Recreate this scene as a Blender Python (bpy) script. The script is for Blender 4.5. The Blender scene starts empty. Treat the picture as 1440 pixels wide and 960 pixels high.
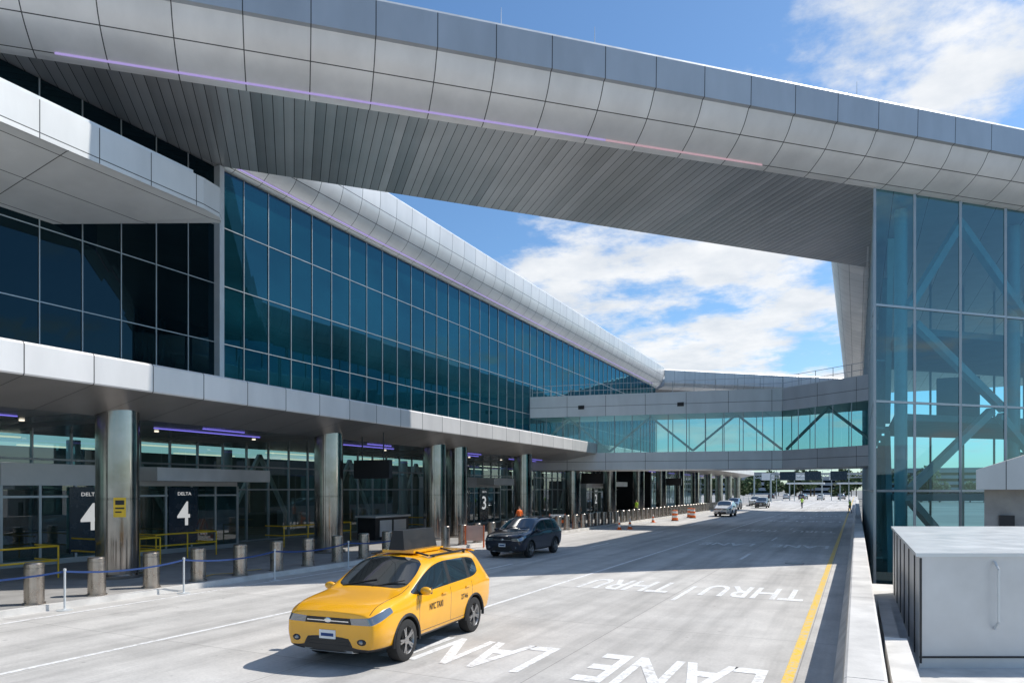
import bpy, math, random
from mathutils import Vector, Matrix
random.seed(7)
scene=bpy.context.scene
COL=scene.collection
# ---------------------------------------------------------------- node helpers
class NT:
    def __init__(s,name):
        s.mat=bpy.data.materials.new(name); s.mat.use_nodes=True
        s.t=s.mat.node_tree; s.t.nodes.clear()
        s.out=s.t.nodes.new('ShaderNodeOutputMaterial')
    def n(s,ty,**k):
        nd=s.t.nodes.new(ty)
        for a,b in k.items(): setattr(nd,a,b)
        return nd
    def l(s,a,b): s.t.links.new(a,b)
    def put(s,sock,v):
        if isinstance(v,bpy.types.NodeSocket): s.l(v,sock)
        elif isinstance(v,(tuple,list)) and len(v)==3 and sock.type=='RGBA': sock.default_value=(*v,1)
        else: sock.default_value=v
    def m(s,op,a,b=0.0,c=0.0,clamp=False):
        nd=s.n('ShaderNodeMath',operation=op); nd.use_clamp=clamp
        s.put(nd.inputs[0],a); s.put(nd.inputs[1],b); s.put(nd.inputs[2],c)
        return nd.outputs[0]
    def mix(s,f,a,b,blend='MIX'):
        nd=s.n('ShaderNodeMix',data_type='RGBA',blend_type=blend)
        s.put(nd.inputs[0],f); s.put(nd.inputs[6],a); s.put(nd.inputs[7],b)
        return nd.outputs[2]
    def noise(s,vec,scale,detail=4,rough=.55):
        nd=s.n('ShaderNodeTexNoise'); s.l(vec,nd.inputs['Vector'])
        nd.inputs['Scale'].default_value=scale; nd.inputs['Detail'].default_value=detail; nd.inputs['Roughness'].default_value=rough
        return nd.outputs['Fac']
    def rng(s,v,a,b,c,d):
        nd=s.n('ShaderNodeMapRange'); s.put(nd.inputs[0],v)
        for i,x in enumerate((a,b,c,d)): nd.inputs[i+1].default_value=x
        return nd.outputs[0]
    def scalev(s,vec,sc):
        nd=s.n('ShaderNodeVectorMath',operation='MULTIPLY'); s.l(vec,nd.inputs[0]); nd.inputs[1].default_value=sc
        return nd.outputs[0]
    def sep(s,vec):
        nd=s.n('ShaderNodeSeparateXYZ'); s.l(vec,nd.inputs[0]); return nd.outputs
    def obj(s): return s.n('ShaderNodeTexCoord').outputs['Object']
    def uv(s): return s.n('ShaderNodeTexCoord').outputs['UV']
    def bsdf(s,col,rough=.5,metal=0.,bump=None,bs=.1,coat=0.,ior=None,spec=None,em=None,es=0):
        b=s.n('ShaderNodeBsdfPrincipled')
        s.put(b.inputs['Base Color'],col); s.put(b.inputs['Roughness'],rough); s.put(b.inputs['Metallic'],metal)
        b.inputs['Coat Weight'].default_value=coat; b.inputs['Coat Roughness'].default_value=.04
        if spec is not None: b.inputs['Specular IOR Level'].default_value=spec
        if em: b.inputs['Emission Color'].default_value=(*em,1); b.inputs['Emission Strength'].default_value=es
        if bump is not None:
            bn=s.n('ShaderNodeBump'); bn.inputs['Strength'].default_value=bs; bn.inputs['Distance'].default_value=.02
            s.l(bump,bn.inputs['Height']); s.l(bn.outputs[0],b.inputs['Normal'])
        s.l(b.outputs[0],s.out.inputs[0]); return b
def simple(name,col,rough=.5,metal=0.,var=.12,scale=3.,coat=0.,spec=None,bs=.0):
    t=NT(name); o=t.obj(); nz=t.noise(o,scale,4)
    c=t.mix(1.0,col,t.rng(nz,.3,.7,1-var,1+var),'MULTIPLY')
    r=t.rng(nz,.3,.7,max(0,rough-.06),min(1,rough+.06))
    t.bsdf(c,r,metal,coat=coat,spec=spec,bump=(t.noise(o,scale*12,3) if bs>0 else None),bs=bs)
    return t.mat
def emis(name,col,st):
    t=NT(name); t.bsdf((.02,.02,.02),.5,em=col,es=st); return t.mat
def panel(name,col,du,vl,lw=.02,rough=.4,metal=.5,var=.05,seam=(.05,.05,.05),dirt=.12,sub=0,uoff=0.):
    """cladding panels: seams every du metres along U and at listed V positions"""
    t=NT(name); s=t.sep(t.uv())
    uu=t.m('ADD',s[0],500.*du+uoff)
    q=t.m('DIVIDE',uu,du); fr=t.m('FRACT',q)
    d=t.m('MULTIPLY',t.m('MINIMUM',fr,t.m('SUBTRACT',1.,fr)),du)
    mask=t.m('LESS_THAN',d,lw/2)
    row=None
    for v in vl:
        mk=t.m('LESS_THAN',t.m('ABSOLUTE',t.m('SUBTRACT',s[1],v)),lw/2)
        mask=t.m('MAXIMUM',mask,mk)
        g=t.m('GREATER_THAN',s[1],v); row=g if row is None else t.m('ADD',row,g)
    if row is None: row=t.m('MULTIPLY',s[1],0.)
    cb=t.n('ShaderNodeCombineXYZ'); t.l(t.m('FLOOR',q),cb.inputs[0]); t.l(row,cb.inputs[1])
    wn=t.n('ShaderNodeTexWhiteNoise',noise_dimensions='2D'); t.l(cb.outputs[0],wn.inputs['Vector'])
    o=t.obj()
    nz=t.noise(t.scalev(o,(1,1,.35)),.9,5)
    c=t.mix(1.,col,t.rng(wn.outputs['Value'],0,1,1-var,1+var),'MULTIPLY')
    c=t.mix(1.,c,t.rng(nz,.3,.72,1-dirt,1.04),'MULTIPLY')
    c=t.mix(mask,c,seam)
    r=t.m('ADD',rough-.05,t.m('MULTIPLY',wn.outputs['Value'],.1))
    mt=t.m('MULTIPLY',t.m('SUBTRACT',1.,mask),metal)
    t.bsdf(c,r,mt,bump=t.noise(o,.8,2),bs=.12)
    return t.mat
def glass(name,tint,refl=.12,ref_col=(.9,.95,1),rough=.0):
    t=NT(name); tr=t.n('ShaderNodeBsdfTransparent'); tr.inputs[0].default_value=(*tint,1)
    gl=t.n('ShaderNodeBsdfGlossy'); gl.inputs['Color'].default_value=(*ref_col,1); gl.inputs['Roughness'].default_value=rough
    lw=t.n('ShaderNodeFresnel'); lw.inputs[0].default_value=1.5
    f=t.m('ADD',lw.outputs[0],refl,clamp=True)
    mx=t.n('ShaderNodeMixShader'); t.l(f,mx.inputs[0]); t.l(tr.outputs[0],mx.inputs[1]); t.l(gl.outputs[0],mx.inputs[2])
    t.l(mx.outputs[0],t.out.inputs[0]); return t.mat
def coated_glass(name,body,refc,f0):
    t=NT(name); o=t.obj()
    df=t.n('ShaderNodeBsdfDiffuse'); 
    nz=t.noise(t.scalev(o,(1,.15,.3)),1.2,3)
    t.l(t.mix(1.,body,t.rng(nz,.35,.65,.6,1.4),'MULTIPLY'),df.inputs[0])
    gl=t.n('ShaderNodeBsdfGlossy'); gl.inputs['Color'].default_value=(*refc,1); gl.inputs['Roughness'].default_value=.01
    fr=t.n('ShaderNodeFresnel'); fr.inputs[0].default_value=1.5
    f=t.m('ADD',fr.outputs[0],f0,clamp=True)
    mx=t.n('ShaderNodeMixShader'); t.l(f,mx.inputs[0]); t.l(df.outputs[0],mx.inputs[1]); t.l(gl.outputs[0],mx.inputs[2])
    t.l(mx.outputs[0],t.out.inputs[0]); return t.mat
# ---------------------------------------------------------------- mesh builder
def empty(name,loc=(0,0,0),rz=0.):
    e=bpy.data.objects.new(name,None); e.location=loc; e.rotation_euler=(0,0,rz); COL.objects.link(e); e.empty_display_size=.2; return e
class MB:
    def __init__(s): s.v=[];s.f=[];s.m=[];s.u=[];s.sm=[]
    def face(s,pts,mat=0,uv=None,smooth=False):
        i=len(s.v); s.v+= [tuple(p) for p in pts]; s.f.append(tuple(range(i,i+len(pts)))); s.m.append(mat)
        s.u.append(uv or [(0,0)]*len(pts)); s.sm.append(smooth)
    def box(s,x0,x1,y0,y1,z0,z1,mat=0):
        p=[(x0,y0,z0),(x1,y0,z0),(x1,y1,z0),(x0,y1,z0),(x0,y0,z1),(x1,y0,z1),(x1,y1,z1),(x0,y1,z1)]
        s.hexa(p,mat)
    def hexa(s,p,mat=0):
        for q in ((3,2,1,0),(4,5,6,7),(0,1,5,4),(1,2,6,5),(2,3,7,6),(3,0,4,7)):
            pts=[Vector(p[i]) for i in q]
            n=(pts[1]-pts[0]).cross(pts[3]-pts[0])
            ax=max(range(3),key=lambda k:abs(n[k]))
            uv=[((a.y,a.z),(a.x,a.z),(a.x,a.y))[ax] for a in pts]
            s.face(pts,mat,uv)
    def beam(s,p,q,w,h,mat=0,up=(0,0,1)):
        p=Vector(p);q=Vector(q);d=(q-p).normalized();u=Vector(up)
        if abs(d.dot(u))>.98: u=Vector((0,1,0))
        a=d.cross(u).normalized()*w/2; b=a.cross(d).normalized()*h/2
        s.hexa([p-a-b,p+a-b,q+a-b,q-a-b,p-a+b,p+a+b,q+a+b,q-a+b],mat)
    def cyl(s,p,q,r0,r1=None,n=16,mat=0,caps=True):
        r1=r0 if r1 is None else r1
        p=Vector(p);q=Vector(q);d=(q-p).normalized()
        u=Vector((0,0,1)) if abs(d.z)<.9 else Vector((1,0,0))
        a=d.cross(u).normalized(); b=d.cross(a)
        A=[p+(a*math.cos(t)+b*math.sin(t))*r0 for t in [2*math.pi*i/n for i in range(n)]]
        B=[q+(a*math.cos(t)+b*math.sin(t))*r1 for t in [2*math.pi*i/n for i in range(n)]]
        i0=len(s.v); s.v+=[tuple(x) for x in A+B]
        for i in range(n):
            j=(i+1)%n
            s.f.append((i0+i,i0+n+i,i0+n+j,i0+j)); s.m.append(mat)
            s.u.append([(i/n,0),(i/n,1),((i+1)/n,1),((i+1)/n,0)]); s.sm.append(True)
        if caps:
            s.face(A,mat); s.face(B[::-1],mat)
    def tube(s,pts,r,mat=0,n=8):
        for a,b in zip(pts[:-1],pts[1:]): s.cyl(a,b,r,r,n,mat)
    def sphere(s,c,r,mat=0,n=12,M=None):
        rx,ry,rz=(r,r,r) if not isinstance(r,tuple) else r
        i0=len(s.v); k=n//2
        for i in range(k+1):
            th=math.pi*i/k
            for j in range(n):
                ph=2*math.pi*j/n
                v=Vector((rx*math.sin(th)*math.cos(ph),ry*math.sin(th)*math.sin(ph),rz*math.cos(th)))
                if M is not None: v=M@v
                s.v.append(tuple(v+Vector(c)))
        for i in range(k):
            for j in range(n):
                a=i0+i*n+j;b=i0+i*n+(j+1)%n
                s.f.append((a,a+n,b+n,b)); s.m.append(mat); s.u.append([(0,0)]*4); s.sm.append(True)
    def lathe(s,prof,n,mat=0,axis='z',c=(0,0,0)):
        i0=len(s.v)
        for (r,h) in prof:
            for j in range(n):
                t=2*math.pi*j/n
                if axis=='z': s.v.append((c[0]+r*math.cos(t),c[1]+r*math.sin(t),c[2]+h))
                else: s.v.append((c[0]+r*math.cos(t),c[1]+h,c[2]+r*math.sin(t)))
        for i in range(len(prof)-1):
            for j in range(n):
                a=i0+i*n+j;b=i0+i*n+(j+1)%n
                s.f.append((a,b,b+n,a+n)); s.m.append(mat if not isinstance(mat,list) else mat[i]); s.u.append([(0,0)]*4); s.sm.append(True)
    def prism(s,poly,z0,z1,mat=0,mtop=None,mbot=None):
        n=len(poly)
        z0f=z0 if callable(z0) else (lambda x,y:z0)
        s.face([(x,y,z1) for x,y in poly],mat if mtop is None else mtop,[(x,y) for x,y in poly])
        s.face([(x,y,z0f(x,y)) for x,y in poly[::-1]],mat if mbot is None else mbot,[(x,y) for x,y in poly[::-1]])
        L=0
        for i in range(n):
            a=poly[i];b=poly[(i+1)%n];dl=math.dist(a,b)
            s.face([(*a,z0f(*a)),(*b,z0f(*b)),(*b,z1),(*a,z1)],mat,[(L,z0f(*a)),(L+dl,z0f(*b)),(L+dl,z1),(L,z1)]); L+=dl
    def sweep(s,A,B,nrm,prof,mat=0,step=None,smooth=True,u0=0.,v0=0.):
        L=math.dist(A,B); V=[v0]
        for a,b in zip(prof[:-1],prof[1:]): V.append(V[-1]+math.dist(a,b))
        i0=len(s.v); n=len(prof)
        for k,P in enumerate((A,B)):
            for (o,z) in prof: s.v.append((P[0]+nrm[0]*o,P[1]+nrm[1]*o,z))
        for i in range(n-1):
            s.f.append((i0+i,i0+n+i,i0+n+i+1,i0+i+1)); s.m.append(mat)
            s.u.append([(u0,V[i]),(u0+L,V[i]),(u0+L,V[i+1]),(u0,V[i+1])]); s.sm.append(smooth)
        return V[-1]
    def build(s,name,mats,parent=None,loc=(0,0,0),rz=0.,fixn=True,sharp=40):
        me=bpy.data.meshes.new(name); me.from_pydata(s.v,[],s.f)
        for m in mats: me.materials.append(m)
        me.polygons.foreach_set('material_index',s.m); me.polygons.foreach_set('use_smooth',s.sm)
        uvl=me.uv_layers.new(name='UVMap')
        flat=[c for fu in s.u for uv in fu for c in uv]
        uvl.data.foreach_set('uv',flat)
        me.update()
        if any(s.sm): me.set_sharp_from_angle(angle=math.radians(sharp))
        o=bpy.data.objects.new(name,me); COL.objects.link(o); o.location=loc; o.rotation_euler=(0,0,rz)
        if parent: o.parent=parent
        return o
def clone(o,loc,rz=0.,name=None):
    c=bpy.data.objects.new(name or o.name.split('.')[0],o.data); COL.objects.link(c); c.location=loc; c.rotation_euler=(0,0,rz); return c
def eval_mesh(o):
    dg=bpy.context.evaluated_depsgraph_get(); dg.update()
    return bpy.data.meshes.new_from_object(o.evaluated_get(dg))
def smooth_prof(p,k=4):
    r=[]
    for i in range(len(p)-1):
        a=p[max(i-1,0)];b=p[i];c=p[i+1];d=p[min(i+2,len(p)-1)]
        for j in range(k):
            t=j/k
            r.append(tuple(.5*((2*b[m])+(-a[m]+c[m])*t+(2*a[m]-5*b[m]+4*c[m]-d[m])*t*t+(-a[m]+3*b[m]-3*c[m]+d[m])*t**3) for m in (0,1)))
    r.append(p[-1]); return r
# ---------------------------------------------------------------- materials
def concrete_road():
    t=NT('concrete_paving'); o=t.obj(); s=t.sep(o)
    big=t.noise(o,.12,4); mid=t.noise(o,1.1,6,.65); fine=t.noise(o,18,3,.7)
    streak=t.noise(t.scalev(o,(1.3,.06,1)),1.,4,.6)
    c=t.mix(t.rng(big,.35,.65,0,1),(.54,.515,.48),(.64,.62,.585))
    c=t.mix(1.,c,t.rng(mid,.3,.75,.80,1.06),'MULTIPLY')
    c=t.mix(1.,c,t.rng(fine,.3,.7,.90,1.06),'MULTIPLY')
    c=t.mix(1.,c,t.rng(streak,.42,.72,1.04,.70),'MULTIPLY')
    st=t.noise(t.scalev(o,(1,.45,1)),.7,6,.7)
    c=t.mix(t.rng(st,.59,.76,0,.6),c,(.22,.21,.20))
    # small dark drips / gum spots
    sp=t.noise(o,4.5,3,.5)
    c=t.mix(t.rng(sp,.70,.76,0,.45),c,(.16,.15,.145))
    # slab to slab tone change
    cb=t.n('ShaderNodeCombineXYZ')
    t.l(t.m('FLOOR',t.m('DIVIDE',t.m('ADD',s[0],1850.85),3.7)),cb.inputs[0]); t.l(t.m('FLOOR',t.m('DIVIDE',t.m('ADD',s[1],2601.),5.2)),cb.inputs[1])
    wn=t.n('ShaderNodeTexWhiteNoise',noise_dimensions='2D'); t.l(cb.outputs[0],wn.inputs['Vector'])
    c=t.mix(1.,c,t.rng(wn.outputs['Value'],0,1,.93,1.04),'MULTIPLY')
    def line(co,per,off,w):
        f=t.m('FRACT',t.m('DIVIDE',t.m('ADD',co,500*per+off),per))
        return t.m('LESS_THAN',t.m('MULTIPLY',f,per),w)
    j=t.m('MAXIMUM',line(s[0],3.7,.85,.018),line(s[1],5.2,1.,.018))
    c=t.mix(t.m('MULTIPLY',j,.6),c,(.14,.13,.12))
    t.bsdf(c,t.rng(mid,.3,.7,.75,.92),0,bump=fine,bs=.15); return t.mat
M_road=concrete_road()
M_walk=simple('sidewalk_concrete',(.32,.31,.295),.8,0,.18,1.5)
M_conc=simple('barrier_concrete',(.60,.58,.545),.85,0,.18,1.6,bs=.2)
def roadpaint(name,col):
    t=NT(name); o=t.obj(); g=t.n('ShaderNodeNewGeometry').outputs['Position']; a=t.noise(g,9,6,.7); b=t.noise(g,1.2,4,.6)
    f=t.m('MULTIPLY',t.rng(a,.44,.60,0,1),t.rng(b,.35,.65,.35,1))
    t.bsdf(t.mix(f,col,(.50,.48,.45)),.6); return t.mat
M_white=roadpaint('road_paint_white',(.84,.84,.83)); M_yel=roadpaint('road_paint_yellow',(.82,.52,.02))
M_ground=simple('ground_asphalt',(.20,.20,.19),.9,0,.3,.05)
M_fascia=panel('roof_fascia_panels',(.78,.77,.755),2.05,[.34,1.45],.035,.40,.25,.05)
M_fstrip=panel('roof_fascia_band_shaded',(.46,.48,.50),2.05,[],.035,.38,.35,.05)  # darker bluish copy of the fascia: shade of the upright band painted in
M_eave=panel('eave_panels',(.70,.69,.67),1.5,[.3,1.2,2.0],.03,.42,.25,.05)
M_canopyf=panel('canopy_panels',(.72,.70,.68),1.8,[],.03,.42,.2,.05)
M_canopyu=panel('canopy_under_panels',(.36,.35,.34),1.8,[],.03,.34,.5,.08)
M_upcan=panel('upper_canopy_panels',(.66,.66,.64),1.7,[12.6],.03,.45,.2,.05)
def soffit_mat(name,col,du,ang,metal,rough):
    t=NT(name); s=t.sep(t.obj())
    u=t.m('ADD',t.m('MULTIPLY',s[0],math.cos(ang)),t.m('MULTIPLY',s[1],math.sin(ang)))
    u=t.m('ADD',u,500.); q=t.m('DIVIDE',u,du); fr=t.m('FRACT',q)
    mask=t.m('LESS_THAN',fr,.07)
    wn=t.n('ShaderNodeTexWhiteNoise',noise_dimensions='1D'); t.l(t.m('FLOOR',q),wn.inputs['W'])
    big=t.noise(t.obj(),.25,4)
    c=t.mix(1.,col,t.rng(wn.outputs['Value'],0,1,.82,1.15),'MULTIPLY')
    c=t.mix(1.,c,t.rng(big,.3,.7,.85,1.1),'MULTIPLY')
    c=t.mix(mask,c,(.04,.04,.04))
    h=t.m('PINGPONG',fr,.5)
    t.bsdf(c,t.rng(wn.outputs['Value'],0,1,rough-.07,rough+.07),metal,bump=h,bs=.5); return t.mat
M_soff=soffit_mat('slatted_soffit',(.44,.44,.44),.36,math.radians(43),.55,.38)
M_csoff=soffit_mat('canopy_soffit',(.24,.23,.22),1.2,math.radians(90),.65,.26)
M_steel=simple('brushed_steel',(.36,.335,.31),.17,1.,.22,1.3)
M_steel2=simple('bollard_steel',(.46,.41,.36),.3,1.,.15,4.)
M_mull=simple('mullion_aluminium',(.40,.43,.44),.4,.6,.08,2.)
M_mulld=simple('slim_mullion',(.20,.24,.25),.4,.6,.08,2.)
M_mullw=simple('white_metal_trim',(.62,.64,.64),.4,.3,.06,2.)
M_dark=simple('dark_metal',(.03,.03,.032),.45,.3,.2,3.)
M_blk=simple('black_plastic',(.015,.015,.016),.5,0,.2,5.)
M_gwall=coated_glass('teal_curtain_glass',(.002,.022,.032),(.20,.52,.66),.08)
M_gdark=coated_glass('dark_curtain_glass',(.002,.005,.007),(.18,.38,.48),.02)
M_glow=glass('storefront_glass',(.36,.52,.50),.07)
M_gright=glass('tower_glass',(.36,.70,.76),.06,(.75,.95,1.))
M_gbr=glass('skybridge_glass',(.52,.74,.74),.05)
M_truss=simple('white_steel',(.78,.79,.78),.5,.1,.06,2.)
M_int=simple('interior_wall',(.24,.27,.27),.8,0,.25,.5)
M_floor=simple('interior_slab',(.42,.45,.45),.7,0,.1,1.)
M_led=emis('led_blue',(.25,.22,1.),.9); M_ledp=emis('led_violet',(.50,.40,.85),.75); M_ledk=emis('led_pink',(.80,.52,.60),.6)
M_warm=emis('ceiling_light',(1.,.9,.72),1.4)
M_num=emis('lit_lettering',(.9,.93,.95),.55)
M_rail=simple('yellow_rail_paint',(.80,.50,.02),.4,0,.1,4.)
M_orange=simple('safety_orange',(.85,.16,.02),.5,0,.1,4.)
M_wh=simple('white_plastic',(.8,.8,.78),.45,0,.05,4.)
M_blue=simple('blue_webbing',(.015,.05,.18),.7,0,.1,6.)
M_box=simple('painted_metal_cabinet',(.58,.58,.57),.42,.2,.09,1.)
# ---------------------------------------------------------------- ground / road
mb=MB(); mb.face([(-3000,-1500,-2),(3000,-1500,-2),(3000,4500,-2),(-3000,4500,-2)]); mb.build('ground',[M_ground])
mb=MB(); mb.box(-17.4,.34,-40,420,-1.2,0); mb.build('road',[M_road])
mb=MB(); mb.box(-70,-17.55,-40,420,-1.2,.13,0); mb.box(-17.55,-17.40,-40,420,-1.2,.15,1); mb.build('sidewalk',[M_walk,M_conc])
mb=MB(); mb.box(.36,14,-6,24.8,-1.2,-.02); mb.build('service_platform',[M_conc])
def strip(name,x,w,y0,y1,mat,dash=None):
    mb=MB()
    if dash:
        y=y0
        while y<y1: mb.face([(x-w/2,y,.005),(x+w/2,y,.005),(x+w/2,y+dash[0],.005),(x-w/2,y+dash[0],.005)]); y+=dash[0]+dash[1]
    else:
        y=y0
        while y<y1: mb.face([(x-w/2,y,.005),(x+w/2,y,.005),(x+w/2,min(y+20,y1),.005),(x-w/2,min(y+20,y1),.005)]); y+=20
    return mb.build(name,[mat])
strip('yellow_edge_line',-.95,.16,-5,300,M_yel)
strip('lane_line',-8.25,.12,15,300,M_white)
strip('lane_line',-4.35,.12,6.5,300,M_white,(3.,9.1))
strip('lane_line',-12.1,.12,4,15.6,M_white)
strip('lane_line',-12.1,.12,22,300,M_white,(3.,9.))
strip('lane_line',-16.6,.10,-5,120,M_white)
def text_mesh(txt,bold=.02):
    cu=bpy.data.curves.new('t','FONT'); cu.body=txt; cu.align_x='CENTER'; cu.align_y='CENTER'; cu.offset=bold; cu.resolution_u=3
    o=bpy.data.objects.new('t',cu); COL.objects.link(o); me=eval_mesh(o); bpy.data.objects.remove(o)
    xs=[v.co.x for v in me.vertices]; ys=[v.co.y for v in me.vertices]
    w=max(xs)-min(xs);h=max(ys)-min(ys);cx=(max(xs)+min(xs))/2;cy=(max(ys)+min(ys))/2
    for v in me.vertices: v.co=Vector(((v.co.x-cx)/w,(v.co.y-cy)/h,0))
    return me
def roadtext(txt,x,y,w,h):
    me=text_mesh(txt,.018)
    for v in me.vertices: v.co=Vector((-v.co.x*w,-v.co.y*h,0))
    me.materials.append(M_white); o=bpy.data.objects.new('road_lettering',me); o.location=(x,y,.006); COL.objects.link(o)
for (yt,yl) in ((21.,11.1),(53,39),(84,70),(118,104)):
    for x in (-2.62,-6.2): roadtext('THRU',x,yt,2.7,2.3); roadtext('LANE',x,yl,2.7,1.9)
mb=MB()
for (x,y) in ((-10.3,18.5),(-2.2,30),(-14.6,24)):
    mb.cyl((x,y,-.02),(x,y,.004),.36,.36,28,0); mb.cyl((x,y,.0),(x,y,.008),.31,.31,28,1)
mb.build('manhole_cover',[M_dark,M_mulld])
mb=MB()
pr=[(-.32,0),(-.32,.08),(-.18,.3),(-.12,.98),(-.09,1.0),(.25,1.0),(.28,.98),(.33,.3),(.33,-.6)]
y=-4
while y<150:
    y1=y+6.0-.02; i0=len(mb.v)
    for yy in (y,y1):
        for p in pr: mb.v.append((p[0],yy,p[1]+.0))
    n=len(pr)
    for i in range(n-1): mb.f.append((i0+i,i0+i+1,i0+n+i+1,i0+n+i)); mb.m.append(0); mb.u.append([(0,0)]*4); mb.sm.append(False)
    mb.f.append(tuple(i0+i for i in range(n))); mb.m.append(0); mb.u.append([(0,0)]*n); mb.sm.append(False)
    mb.f.append(tuple(i0+n+i for i in range(n))); mb.m.append(0); mb.u.append([(0,0)]*n); mb.sm.append(False)
    y+=6
mb.build('concrete_barrier',[M_conc])
mb=MB(); mb.box(.40,.72,-4,13,-.02,.52); mb.box(.44,.68,13.02,19,-.02,.3); mb.build('low_concrete_wall',[M_conc])
# ---------------------------------------------------------------- main crossing roof (diagonal)
def FY(x): return .9335*x+35.0
def BY(x): return 1.1*x+47.55
nrm=Vector((.6824,-.7310)); ROOFT=18.9
proot=empty('roof_bridge')
prof=smooth_prof([(0,16.34),(.35,16.42),(1.05,16.78),(1.55,17.22),(1.86,17.72)],4)
mb=MB(); A=(-62,FY(-62)); B=(34,FY(34)); L=math.dist(A,B)
mb.sweep(A,B,nrm,prof,0)
mb.sweep(A,B,nrm,[(1.86,17.72),(2.0,17.76),(2.03,18.9)],2,smooth=False)
mb.sweep(A,B,nrm,[(2.03,18.9),(2.0,18.98),(1.6,18.98),(-2,19.05)],1,smooth=False)
mb.build('front_fascia',[M_fascia,M_mullw,M_fstrip],proot)
mb=MB()
def soff(x0,x1,n=20):
    for i in range(n):
        a=x0+(x1-x0)*i/n;b=x0+(x1-x0)*(i+1)/n
        mb.face([(a,FY(a),16.34),(b,FY(b),16.34),(b,BY(b),16.34),(a,BY(a),16.34)])
soff(-60,.7); mb.build('soffit',[M_soff],proot)
mb=MB()
poly=[(-60,FY(-60)),(.7,FY(.7)),(.7,BY(.7)),(-24,BY(-24)),(-60,BY(-60))]
mb.prism(poly,16.4,18.95,0); mb.build('roof_deck',[M_eave],proot)
mb=MB()
for (xa,xb,m) in ((-22.6,-16,0),(-16,-9,1),(-9,-3.8,2)):
    a=Vector((xa,FY(xa),0))+Vector((nrm.x,nrm.y,0))*.36; b=Vector((xb,FY(xb),0))+Vector((nrm.x,nrm.y,0))*.36
    mb.beam((a.x,a.y,16.40),(b.x,b.y,16.40),.05,.05,m)
mb.build('led_strip',[M_ledp,M_ledp,M_ledk],proot)
mb=MB()
for x in (-18,-12.4,-9.8,-1.2,9):
    p=(x+1.2,FY(x)-1.2); mb.cyl((*p,18.9),(*p,19.75),.018,.008,6)
mb.build('lightning_rods',[M_mullw],proot)
mb=MB(); mb.box(3.6,3.9,37.1,37.4,18.97,19.35,0); mb.cyl((3.75,37.25,19.35),(3.75,37.25,19.6),.09,.05,10,1); mb.build('roof_beacon',[M_rail,M_wh],proot)
# ---------------------------------------------------------------- left terminal
XW=-24.; TL=empty('terminal_building')
mb=MB(); mb.prism([(XW,FY(XW)),(XW,93),(-60,93),(-60,FY(-60))],16.6,18.85,0); mb.build('roof',[M_eave],TL)
ep=smooth_prof([(0,16.34),(.25,16.4),(.8,16.9),(1.08,17.5),(1.18,18.1),(1.2,18.9)],4)
mb=MB(); mb.sweep((XW,20.5),(XW,93),(1,0),ep,0)
mb.sweep((XW,20.5),(XW,93),(1,0),[(1.2,18.9),(1.15,18.97),(0,19.0)],1,smooth=False)
pts=[(XW+o,93,z) for o,z in ep]+[(XW,93,18.9)]; mb.face(pts,0)
mb.build('eave',[M_eave,M_mullw],TL)
mb=MB(); mb.beam((XW+.42,22,16.47),(XW+.42,90,16.47),.05,.05,0); mb.build('eave_led_strip',[M_ledp],TL)
rows=[5.4,6.6,9.02,11.45,13.9,16.30]
mb=MB(); mm=MB()
ys=[]
step=1.433
y=21.3-step*21
while y<93: ys.append(y); y+=step
for i in range(len(ys)-1):
    for j in range(len(rows)-1):
        z0,z1=rows[j],rows[j+1]
        dk=1 if (ys[i]<21.0) else 0
        r=[random.uniform(-.007,.007) for _ in range(4)]
        mb.face([(XW+r[0],ys[i],z0),(XW+r[1],ys[i+1],z0),(XW+r[2],ys[i+1],z1),(XW+r[3],ys[i],z1)],dk)
for y in ys: mm.box(XW-.05,XW+.04,y-.016,y+.016,5.4,16.3,0)
for z in rows[1:-1]: mm.box(XW-.05,XW+.03,ys[0],ys[-1],z-.018,z+.018,0)
mm.box(XW-.06,XW+.32,21.16,21.40,5.4,16.3,1)
mb.build('curtain_glass',[M_gwall,M_gdark],TL); mm.build('mullions',[M_mull,M_mullw],TL)
mb=MB(); mb.box(XW-.5,XW-.1,-10,93,5.4,16.3); mb.box(-60,XW-.5,92.5,92.9,.2,16.5); mb.build('backing',[M_dark],TL)
CR=empty('roadside_canopy')
mb=MB()
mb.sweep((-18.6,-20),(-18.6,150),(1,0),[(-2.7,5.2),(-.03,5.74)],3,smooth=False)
mb.sweep((-18.6,-20),(-18.6,150),(1,0),[(-.03,5.74),(0,5.78),(0,6.52),(-.05,6.58)],0,smooth=False)
mb.face([(-18.65,-20,6.58),(-18.65,150,6.58),(XW,150,6.66),(XW,-20,6.66)],2)
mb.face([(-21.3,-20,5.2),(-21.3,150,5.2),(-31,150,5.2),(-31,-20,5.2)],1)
mb.face([(-31,150,5.2),(-21.3,150,5.2),(-18.6,150,5.78),(-18.6,150,6.52),(-24,150,6.66),(-31,150,6.66)],0)
mb.build('canopy_shell',[M_canopyf,M_csoff,M_mullw,M_canopyu],CR)
mb=MB()
y=8.
while y<140:
    mb.box(-23.56,-23.5,y,y+5.2,5.16,5.19); mb.box(-22.16,-22.1,y+1,y+3,5.16,5.19) ; y+=10
mb.build('soffit_led',[M_led],CR)
mb=MB(); yr=9
while yr<96: mb.cyl((-24.7,yr,5.15),(-24.7,yr,5.19),.08,.08,12); yr+=5
mb.build('downlights',[M_warm],CR)
cprof=[(.74,.0),(.74,.10),(.66,.12),(.62,.14),(.62,2.45),(.605,2.46),(.605,2.49),(.62,2.5),(.62,5.3)]
ms=MB(); ms.lathe(cprof,48,0)
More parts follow.
